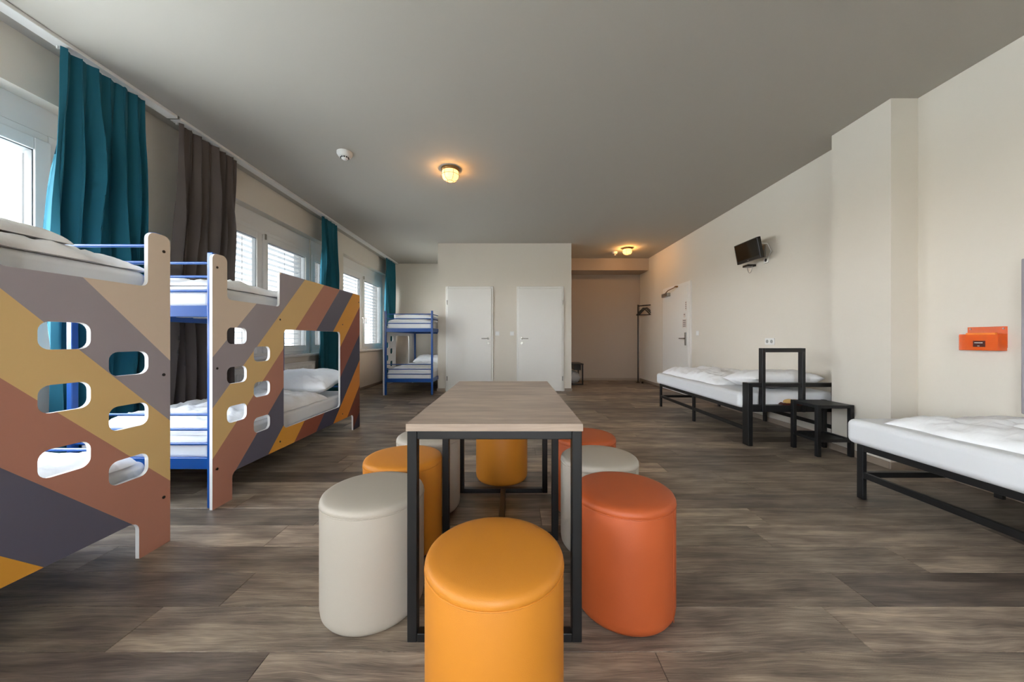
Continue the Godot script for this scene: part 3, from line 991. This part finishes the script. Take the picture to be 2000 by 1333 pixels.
# ---------------------------------------------------------------- single beds
# local: x 0 = room side of the frame, +x towards the wall; z 0 = foot end, +z towards the head (towards the viewer)
func make_single(label: String) -> Node3D:
	var t := thing("single_bed", label, "bed", Vector3.ZERO, "black-framed single beds along the right wall")
	var W := 0.93
	var L := 2.02
	for x in [0.0, W - 0.028]:
		for z in [0.0, 0.98]:
			part("leg", bar(Vector3(x, 0, z), Vector3(x + 0.026, 0.353, z + 0.042), 0.003), M.black, t)
		part("side_rail", bar(Vector3(x + 0.0015, 0.315, 0.03), Vector3(x + 0.029, 0.355, L - 0.06), 0.003), M.black, t)
		part("stretcher", bar(Vector3(x + 0.0015, 0.14, 0.03), Vector3(x + 0.0245, 0.178, L - 0.06), 0.003), M.black, t)
		part("head_post", bar(Vector3(x - (0.0 if x == 0.0 else 0.017), 0, L - 0.07), Vector3(x + (0.045 if x == 0.0 else 0.028), 0.614, L + 0.02), 0.004), M.black, t)
	for y in [0.14, 0.315]:
		part("end_rail", bar(Vector3(0.02, y, 0.004), Vector3(W - 0.02, y + 0.036, 0.036), 0.003), M.black, t)
	part("head_rail", bar(Vector3(0.04, 0.575, L - 0.05), Vector3(W - 0.03, 0.614, L + 0.01), 0.004), M.black, t)
	part("head_rail", bar(Vector3(0.04, 0.331, L - 0.05), Vector3(W - 0.03, 0.397, L + 0.01), 0.004), M.black, t)
	var hoop := MB.new()
	hoop.rbox(Vector3(0.152, 0.643, L - 0.005), Vector3(0.032, 0.624, 0.055), 0.004)
	hoop.rbox(Vector3(0.541, 0.643, L - 0.005), Vector3(0.032, 0.624, 0.055), 0.004)
	hoop.rbox(Vector3(0.3465, 0.935, L - 0.005), Vector3(0.357, 0.04, 0.055), 0.004)
	hoop.rbox(Vector3(0.3465, 0.595, L + 0.008), Vector3(0.357, 0.03, 0.02), 0.004)
	part("backrest_hoop", hoop, M.black, t)
	var sl := MB.new()
	for k in 12:
		sl.rbox(Vector3(W / 2, 0.348, 0.12 + k * 0.16), Vector3(W - 0.06, 0.012, 0.07), 0.002)
	part("slat_base", sl, M.black, t)
	var m := MB.new()
	m.rbox(Vector3(W / 2 - 0.02, 0.355 + 0.08, L / 2 - 0.055), Vector3(W + 0.03, 0.16, L - 0.02), 0.04, 4)
	part("mattress", m, M.mattress, t)
	return t

func make_single_beds() -> void:
	var a := make_single("black-framed single bed farther back, before the entrance door, with a tall metal hoop")
	a.position = V(2.30, 0, 5.428)
	bedding("duvet", duvet(0.84, 1.40, 0.125, 31), "white duvet folded over the far single bed by the right wall", "duvet", V(2.77, 0.516, 4.72))
	bedding("pillow", pillow(0.74, 0.50, 0.17, 33), "white pillow behind the black metal hoop of the far single bed", "pillow", V(2.80, 0.622, 3.765), Vector3(-0.08, 0.06, 0))
	dup(a, "single_bed", "black-framed single bed close by, cut off at the right edge", V(2.272, 0, 2.296))
	bedding("duvet", duvet(0.84, 1.50, 0.085, 35), "white duvet lying on the near single bed at the right edge", "duvet", V(2.75, 0.516, 1.42))
	bedding("duvet", duvet(0.60, 0.95, 0.05, 37, 0.7), "second folded layer of white linen on the near single bed", "duvet", V(2.85, 0.578, 1.35))

# ---------------------------------------------------------------- table and stools
func make_table_and_stools() -> void:
	var x0 := -0.363
	var x1 := 0.243
	var z0 := 1.19
	var z1 := 2.405
	var t := thing("dining_table", "wood-topped table on black metal frames in the middle of the stools", "table", V((x0 + x1) / 2, 0, (z0 + z1) / 2))
	var w := x1 - x0
	var l := z1 - z0
	var tb := MB.new()
	var y0 := 0.726
	var y1 := 0.751
	var cr := 0.0015
	# top: wood grain runs across the table; several boards of veneer side by side
	var rows := 6
	for k in rows:
		var za := l / 2 - l * k / rows
		var zb := l / 2 - l * (k + 1) / rows
		var o := Vector2(0.5 * (k % 2) + 0.01, 0.25 * (k / 2 % 4) + 0.01)
		var tone: float = [0.95, 0.88, 0.98, 0.91, 0.87, 0.94][k]
		tb.color = Color(tone, tone * 0.99, tone * 0.98)
		tb.quad(Vector3(-w / 2, y1, za), Vector3(w / 2, y1, za), Vector3(w / 2, y1, zb), Vector3(-w / 2, y1, zb), Vector3.UP, o, o + Vector2(0.24, 0), o + Vector2(0.24, 0.23), o + Vector2(0, 0.23))
	tb.quad(Vector3(-w / 2, y0, -l / 2), Vector3(w / 2, y0, -l / 2), Vector3(w / 2, y0, l / 2), Vector3(-w / 2, y0, l / 2), Vector3.DOWN)
	var tp := part("tabletop", tb, M.table, t)
	var eb := MB.new()
	var u0 := Vector2(0.01, 0.3)
	for s in [-1.0, 1.0]:
		eb.quad(Vector3(-w / 2, y0, s * l / 2), Vector3(w / 2, y0, s * l / 2), Vector3(w / 2, y1, s * l / 2), Vector3(-w / 2, y1, s * l / 2), Vector3(0, 0, s), u0, u0 + Vector2(0.24, 0), u0 + Vector2(0.24, 0.03), u0 + Vector2(0, 0.03))
		eb.quad(Vector3(s * w / 2, y0, -l / 2), Vector3(s * w / 2, y0, l / 2), Vector3(s * w / 2, y1, l / 2), Vector3(s * w / 2, y1, -l / 2), Vector3(s, 0, 0), u0, u0 + Vector2(0.45, 0), u0 + Vector2(0.45, 0.03), u0 + Vector2(0, 0.03))
	part("edge_band", eb, M.edge, tp)
	var s2 := 0.034
	var e := w / 2 - 0.003
	for z in [l / 2 - 0.003, 0.0, -l / 2 + 0.05]:
		for sx in [-1.0, 1.0]:
			part("leg", bar(Vector3(sx * e, 0, z - s2), Vector3(sx * (e - s2), 0.726, z), 0.003), M.black, t)
		part("top_bar", bar(Vector3(-e + s2, 0.697, z - s2), Vector3(e - s2, 0.726, z), 0.003), M.black, t)
		part("bottom_bar", bar(Vector3(-e + s2, 0.0, z - s2), Vector3(e - s2, 0.03, z), 0.003), M.black, t)
	part("floor_bar", bar(Vector3(-0.017, 0.0, -l / 2 + 0.05), Vector3(0.017, 0.03, l / 2 - 0.037), 0.003), M.black, t)
	for sx in [-1.0, 1.0]:
		part("side_bar", bar(Vector3(sx * (e - 0.002), 0.698, -l / 2 + 0.05), Vector3(sx * (e - s2 + 0.002), 0.725, l / 2 - 0.037), 0.003), M.black, t)
	# stools
	var R := 0.192
	var body := MB.new()
	var prof := [Vector2(0.0, 0.004), Vector2(R - 0.03, 0.004), Vector2(R - 0.012, 0.010), Vector2(R - 0.003, 0.024), Vector2(R, 0.045), Vector2(R, 0.25), Vector2(R, 0.412), Vector2(R - 0.002, 0.419)]
	body.lathe(Vector3.ZERO, prof, 72)
	var seat := MB.new()
	seat.lathe(Vector3.ZERO, [Vector2(R - 0.002, 0.419), Vector2(R + 0.0005, 0.424), Vector2(R, 0.432), Vector2(R - 0.004, 0.441), Vector2(R - 0.012, 0.447), Vector2(R - 0.03, 0.451), Vector2(R - 0.08, 0.4545), Vector2(0.05, 0.456), Vector2(0.0, 0.456)], 72)
	var seam := MB.new()
	var ring := []
	for k in 73: ring.append(Vector3(cos(TAU * k / 72) * (R - 0.0005), 0.4195, sin(TAU * k / 72) * (R - 0.0005)))
	seam.tube(ring, 0.0022, 6, false)
	var stitch := MB.new()
	stitch.tube([Vector3(0.0, 0.02, -R - 0.0003), Vector3(0.0, 0.415, -R - 0.0003)], 0.0012, 6)
	var bm := body.mesh()
	var sm := seat.mesh()
	var rm := seam.mesh()
	var tm := stitch.mesh()
	for q in [
		["yellow", -0.0485, 0.982, "mustard yellow round stool in the foreground at the near end of the table"],
		["cream", -0.548, 1.384, "off-white round stool at the near left corner of the table"],
		["yellow", -0.552, 1.774, "mustard yellow round stool at the left side of the table, between two off-white stools"],
		["cream", -0.517, 2.164, "off-white round stool at the left side of the table, farthest back and mostly hidden"],
		["yellow", -0.077, 2.62, "mustard yellow round stool under the far end of the table"],
		["orange", 0.441, 1.384, "orange round stool at the near right corner of the table"],
		["cream", 0.442, 1.774, "off-white round stool between the two orange stools"],
		["orange", 0.446, 2.164, "orange round stool at the right side of the table, behind an off-white one"]]:
		var o := thing("stool", q[3], "stool", V(q[1], 0, q[2]), "round leatherette stools round the table")
		o.rotation.y = q[1] * 9.0
		part("body", bm, M[q[0]], o)
		part("seat", sm, M[q[0]], o)
		part("piping", rm, M[q[0]], o)
		part("side_seam", tm, M[q[0]], o)

# ---------------------------------------------------------------- small furniture
func make_small_furniture() -> void:
	# nightstand
	var w := 0.325
	var d := 0.30
	var hh := 0.46
	var t := thing("nightstand", "small black metal side table with a lower shelf between the bed and the pillar", "side table", V(2.695, 0, 3.07))
	var s := 0.034
	for x in [0.0, w - s]:
		for z in [0.0, d - s]:
			part("leg", bar(V(x, 0, z), V(x + s, hh, z + s), 0.003), M.black, t)
	for y in [hh - 0.03, 0.13]:
		for z in [0.002, d - s + 0.002]:
			part("rail", bar(V(s, y, z), V(w - s, y + 0.028, z + s - 0.004), 0.003), M.black, t)
		for x in [0.002, w - s + 0.002]:
			part("rail", bar(V(x, y, s), V(x + s - 0.004, y + 0.028, d - s), 0.003), M.black, t)
	part("tabletop", bar(V(0.03, hh - 0.012, 0.03), V(w - 0.03, hh - 0.002, d - 0.03), 0.002), M.black, t)
	part("shelf", bar(V(0.03, 0.136, 0.03), V(w - 0.03, 0.148, d - 0.03), 0.002), M.black, t)
	# folded cloth on the head rail of the far bed
	var fc := thing("folded_cloth", "small ochre and dark brown folded cloth at the head rail of the far bed", "cloth", V(2.74, 0.397, 3.43))
	var c1 := duvet(0.20, 0.07, 0.026, 51, 0.5)
	part("lower_fold", c1, M.brown, fc)
	var c2 := part("upper_fold", duvet(0.14, 0.06, 0.03, 53, 0.5), mat(Color(0.85, 0.68, 0.42), 0.85), fc)
	c2.position = Vector3(0.02, 0.02, 0)
	# luggage bench in the corridor
	var lb := thing("luggage_bench", "black metal frame bench standing round the corner in the entrance corridor", "bench", V(1.23, 0, 7.95))
	var bw := 0.40
	var bd := 0.55
	for z in [0.0, bd - 0.03]:
		for x in [0.0, bw - 0.03]:
			part("leg", bar(V(x, 0, z), V(x + 0.03, 0.46, z + 0.03), 0.003), M.black, lb)
		part("bottom_rail", bar(V(0.03, 0, z), V(bw - 0.03, 0.028, z + 0.03), 0.003), M.black, lb)
	part("bench_top", bar(V(-0.005, 0.46, -0.005), V(bw + 0.005, 0.487, bd + 0.005), 0.006), M.black, lb)
	var bag := part("plastic_bag", pillow(0.30, 0.36, 0.27, 61), mat(Color(0.70, 0.69, 0.68), 0.35), self)
	bag.position = V(1.42, 0.16, 8.2)
	tag(bag, "crumpled pale plastic bag lying under the black corridor bench", "bag")
	var box := part("storage_box", bar(V(1.43, 0.33, 8.02), V(1.59, 0.458, 8.40), 0.01), M.black_plastic, self)
	tag(box, "small black box hung under the top of the corridor bench", "box")
	# coat rack
	var cr := thing("coat_rack", "thin black coat rail post with a short arm in the entrance corridor", "coat rack", V(3.03, 0, 8.37))
	var p := MB.new()
	p.tube([Vector3(0, 0, 0), Vector3(0, 1.875, 0)], 0.015, 12)
	part("post", p, M.black, cr)
	var ar := MB.new()
	ar.tube([Vector3(0, 1.845, 0), Vector3(0.222, 1.85, 0.20)], 0.014, 12)
	part("arm", ar, M.black, cr)
	var ft := MB.new()
	ft.lathe(Vector3.ZERO, [Vector2(0, 0.0), Vector2(0.05, 0.0), Vector2(0.05, 0.008), Vector2(0.02, 0.012), Vector2(0, 0.012)], 24)
	part("foot", ft, M.black, cr)
	var hg := MB.new()
	hg.tube([Vector3(-0.17, -0.22, 0), Vector3(-0.10, -0.145, 0), Vector3(0, -0.055, 0), Vector3(0.10, -0.145, 0), Vector3(0.17, -0.22, 0)], 0.013, 8)
	var hg_bar := MB.new()
	hg_bar.tube([Vector3(-0.17, -0.222, 0), Vector3(0.17, -0.222, 0)], 0.010, 8)
	var hook := MB.new()
	var hp := [Vector3(0, -0.055, 0)]
	for k in 9:
		var a := -PI / 2.0 + PI * 1.25 * k / 8.0
		hp.append(Vector3(cos(a) * 0.018, 0.0 + sin(a) * 0.018, 0))
	hook.tube(hp, 0.003, 8)
	var first: Node3D = null
	for k in 3:
		var f := 0.42 + k * 0.14
		var at := V(3.03, 1.846, 8.37) + Vector3(0.222, 0.004, 0.20) * f
		if first == null:
			first = thing("coat_hanger", "", "hanger", at, "black hangers on the coat rail")
			part("shoulder", hg, M.black_plastic, first)
			part("trouser_bar", hg_bar, M.black_plastic, first)
			part("hook", hook, M.steel, first)
			first.rotation.y = -0.85
		else:
			dup(first, "coat_hanger", "", at, -0.85 + 0.18 * k)
		(get_child(get_child_count() - 1)).set_meta("label", ["black hanger on the coat rail, nearest its post", "black hanger in the middle of three on the coat rail", "black hanger on the coat rail, nearest the wall"][k])
	var ds := MB.new()
	ds.lathe(Vector3.ZERO, [Vector2(0, 0.0), Vector2(0.022, 0.0), Vector2(0.024, 0.012), Vector2(0.022, 0.03), Vector2(0.012, 0.04), Vector2(0, 0.042)], 20)
	var dso := part("doorstop", ds, M.black_plastic, self)
	dso.position = V(3.085, 0, 8.24)
	tag(dso, "small black rubber doorstop on the floor beside the coat rail", "doorstop")

# ---------------------------------------------------------------- things on the walls
func make_wall_things() -> void:
	# television on an arm
	var tv := thing("television", "small black flat television tilted down on the right wall", "television", V(3.043, 2.18, 4.52))
	var tb := Basis(Vector3(0, 0, 1), -0.178)   # top edge leans into the room
	tb = Basis(Vector3(0, 0, 1), 0.178)
	var bd := MB.new()
	bd.rbox(tb * Vector3(0.025, 0, 0), Vector3(0.045, 0.262, 0.45), 0.006, 2, tb)
	part("body", bd, M.black_plastic, tv)
	var sc := MB.new()
	sc.rbox(tb * Vector3(0.0015, 0.012, 0), Vector3(0.004, 0.205, 0.405), 0.0005, 1, tb)
	part("screen", sc, M.screen, tv)
	var lg := MB.new()
	lg.rbox(tb * Vector3(0.001, -0.115, 0), Vector3(0.004, 0.007, 0.03), 0.0005, 1, tb)
	part("logo_badge", lg, M.steel, tv)
	var arm := MB.new()
	arm.rbox(Vector3(0.125, 0.0, 0), Vector3(0.17, 0.04, 0.05), 0.004)
	arm.rbox(Vector3(0.205, 0.0, 0), Vector3(0.014, 0.16, 0.11), 0.004)
	part("wall_bracket", arm, M.steel, tv)
	var cb := MB.new()
	cb.tube([Vector3(0.05, 0.06, 0.19), Vector3(0.12, 0.05, 0.21), Vector3(0.18, -0.04, 0.19), Vector3(0.20, -0.13, 0.10)], 0.004, 8)
	part("cable", cb, M.white, tv)
	var stb := thing("media_box", "small black receiver box on the wall under the television", "receiver", V(3.19, 2.03, 4.69))
	part("casing", bar(Vector3(-0.05, -0.014, -0.055), Vector3(0.062, 0.014, 0.055), 0.004), M.black_plastic, stb)
	var lp := MB.new()
	var pts := []
	for k in 13:
		var a := PI * k / 12.0
		pts.append(Vector3(0.0, -0.012 - sin(a) * 0.085, -0.045 + 0.045 * (1.0 - cos(a)) + 0.02))
	lp.tube(pts, 0.0035, 8)
	part("cable", lp, M.steel, stb)
	# orange acrylic holder
	var ob := thing("leaflet_holder", "translucent orange acrylic leaflet holder on the wall above the near bed", "holder", V(XR, 0.965, 2.385))
	var hw := 0.1
	part("back_plate", bar(Vector3(-0.004, 0.02, -hw), Vector3(-0.001, 0.162, hw), 0.001), M.acrylic, ob)
	part("front_plate", bar(Vector3(-0.066, 0.0, -hw), Vector3(-0.062, 0.108, hw), 0.001), M.acrylic, ob)
	for sgn in [-1.0, 1.0]:
		part("side_plate", bar(Vector3(-0.062, 0.0, sgn * hw), Vector3(-0.004, 0.112, sgn * (hw - 0.004)), 0.001), M.acrylic, ob)
		var sc2 := MB.new()
		sc2.tube([Vector3(-0.004, 0.148, sgn * 0.083), Vector3(-0.008, 0.148, sgn * 0.083)], 0.005, 12)
		part("screw", sc2, M.steel, ob)
	part("bottom_plate", bar(Vector3(-0.062, 0.0, -hw + 0.004), Vector3(-0.004, 0.004, hw - 0.004), 0.001), M.acrylic, ob)
	var lbl := MB.new()
	lbl.rbox(Vector3(-0.0672, 0.045, -0.012 + 0.02), Vector3(0.0015, 0.042, 0.062), 0.0005)
	var lo := part("printed_label", lbl, M.brown, ob)
	var ln := MB.new()
	ln.rbox(Vector3(-0.0682, 0.052, 0.006), Vector3(0.0008, 0.004, 0.042), 0.0)
	ln.rbox(Vector3(-0.0682, 0.031, 0.006), Vector3(0.0008, 0.003, 0.010), 0.0)
	part("printed_line", ln, M.paper, lo)
	var lf := part("leaflet", bar(V(XR - 0.05, 0.972, 2.31), V(XR - 0.035, 1.085, 2.46), 0.001), mat(Color(0.95, 0.55, 0.2), 0.7), self)
	tag(lf, "orange-tinted leaflet standing in the acrylic holder on the wall", "leaflet")
	# felt panel at the right edge
	var fp := thing("wall_panel", "grey felt wall panel at the right edge above the near bed", "wall panel", V(XR, 0.57, 1.2))
	part("felt_board", bar(V(-0.04, 0, -0.9), V(0.0, 0.98, 1.0), 0.006), M.felt, fp)
	# switches and outlets
	for e in [[-0.293, "white light switch on the bathroom block beside the left door"], [0.0, "white light switch on the bathroom block beside the right door"]]:
		var s := thing("light_switch", e[1], "light switch", V(e[0], 1.16, 6.998))
		part("plate", bar(Vector3(-0.042, -0.042, 0.0), Vector3(0.042, 0.042, 0.011), 0.004), M.white, s)
		part("rocker", bar(Vector3(-0.028, -0.028, 0.009), Vector3(0.028, 0.028, 0.015), 0.003), M.frame, s)
	var s3 := thing("light_switch", "white light switch on the right wall beside the entrance door", "light switch", V(XR, 1.15, 6.10))
	part("plate", bar(Vector3(-0.011, -0.042, -0.042), Vector3(0.0, 0.042, 0.042), 0.004), M.white, s3)
	part("rocker", bar(Vector3(-0.016, -0.028, -0.028), Vector3(-0.009, 0.028, 0.028), 0.003), M.frame, s3)
	var so := thing("wall_socket", "white double socket on the right wall above the far bed", "socket", V(XR, 1.015, 4.39))
	part("plate", bar(Vector3(-0.011, -0.042, -0.078), Vector3(0.0, 0.042, 0.078), 0.004), M.white, so)
	for z in [-0.037, 0.037]:
		var ri := MB.new()
		ri.tube([Vector3(-0.010, 0, z), Vector3(-0.0125, 0, z)], 0.022, 20)
		part("socket_well", ri, mat(Color(0.6, 0.6, 0.58), 0.6), so)
	var s4 := thing("wall_socket", "small white socket on the right wall just under the television", "socket", V(XR, 2.055, 4.45))
	part("plate", bar(Vector3(-0.011, -0.04, -0.04), Vector3(0.0, 0.04, 0.04), 0.004), M.white, s4)
	var ri2 := MB.new()
	ri2.tube([Vector3(-0.010, 0, 0), Vector3(-0.0125, 0, 0)], 0.02, 20)
	part("socket_well", ri2, M.dark_gap, s4)

# ---------------------------------------------------------------- things on the ceiling
func make_ceiling_things() -> void:
	for e in [[-0.70, 3.95, "lit caged ceiling lamp in the middle of the room", 0.14], [2.44, 7.37, "lit caged ceiling lamp in the entrance corridor", 0.36]]:
		var t := thing("ceiling_lamp", e[2], "ceiling lamp", V(e[0], H, e[1]), "round caged ceiling lamps")
		var b := MB.new()
		b.lathe(Vector3.ZERO, [Vector2(0.0, -0.03), Vector2(0.088, -0.033), Vector2(0.102, -0.028), Vector2(0.104, -0.012), Vector2(0.104, 0.0)], 40)
		part("base", b, M.brass, t)
		var gl := MB.new()
		gl.lathe(Vector3.ZERO, [Vector2(0.0, -0.132), Vector2(0.045, -0.13), Vector2(0.074, -0.12), Vector2(0.088, -0.10), Vector2(0.093, -0.07), Vector2(0.092, -0.032)], 36)
		var gm := mat(Color(0.95, 0.85, 0.65), 0.3)
		gm.emission_enabled = true
		gm.emission = Color(1.0, 0.80, 0.50)
		gm.emission_energy_multiplier = 1.7
		part("glass_bowl", gl, gm, t, "glowing warm glass bowl")
		for k in 6:
			var a := TAU * k / 6.0
			var c := MB.new()
			var dir := Vector3(cos(a), 0, sin(a))
			c.tube([dir * 0.100 + Vector3.UP * -0.025, dir * 0.1 + Vector3.UP * -0.075, dir * 0.094 + Vector3.UP * -0.106, dir * 0.078 + Vector3.UP * -0.128, dir * 0.035 + Vector3.UP * -0.140], 0.0028, 6)
			part("cage_wire", c, M.steel, t)
		for q in [[0.035, -0.140], [0.0995, -0.078]]:
			var r := MB.new()
			var pts := []
			for k in 33: pts.append(Vector3(cos(TAU * k / 32) * q[0], q[1], sin(TAU * k / 32) * q[0]))
			r.tube(pts, 0.0028, 6, false)
			part("cage_ring", r, M.steel, t)
		var l := OmniLight3D.new()
		l.name = "lamp_light"
		l.light_color = Color(1.0, 0.72, 0.40)
		l.light_energy = e[3]
		l.light_size = 0.03
		l.omni_range = 14.0
		l.omni_attenuation = 2.0
		l.shadow_enabled = true
		l.position = Vector3(0, -0.095, 0)
		t.add_child(l)
	for e in [[-1.73, 3.6, 0.075, "white dome smoke detector on the ceiling left of the middle lamp"], [2.27, 7.69, 0.06, "white smoke detector on the corridor ceiling beside the lamp"]]:
		var t := thing("smoke_detector", e[3], "smoke detector", V(e[0], H, e[1]), "white detectors on the ceiling")
		var r: float = e[2]
		var b := MB.new()
		b.lathe(Vector3.ZERO, [Vector2(0.0, -0.052), Vector2(r * 0.55, -0.05), Vector2(r * 0.8, -0.044), Vector2(r, -0.02), Vector2(r, 0.0)], 36)
		part("base", b, M.white, t)
		var c := MB.new()
		c.lathe(Vector3.ZERO, [Vector2(0.0, -0.078), Vector2(r * 0.25, -0.076), Vector2(r * 0.42, -0.066), Vector2(r * 0.5, -0.05)], 28)
		part("sensor_head", c, M.white, t)
		var g := MB.new()
		for k in 10:
			var a := TAU * k / 10.0
			g.rbox(Vector3(cos(a) * r * 0.49, -0.057, sin(a) * r * 0.49), Vector3(0.012, 0.010, 0.012), 0.002)
		part("vent_grille", g, M.dark_gap, t)
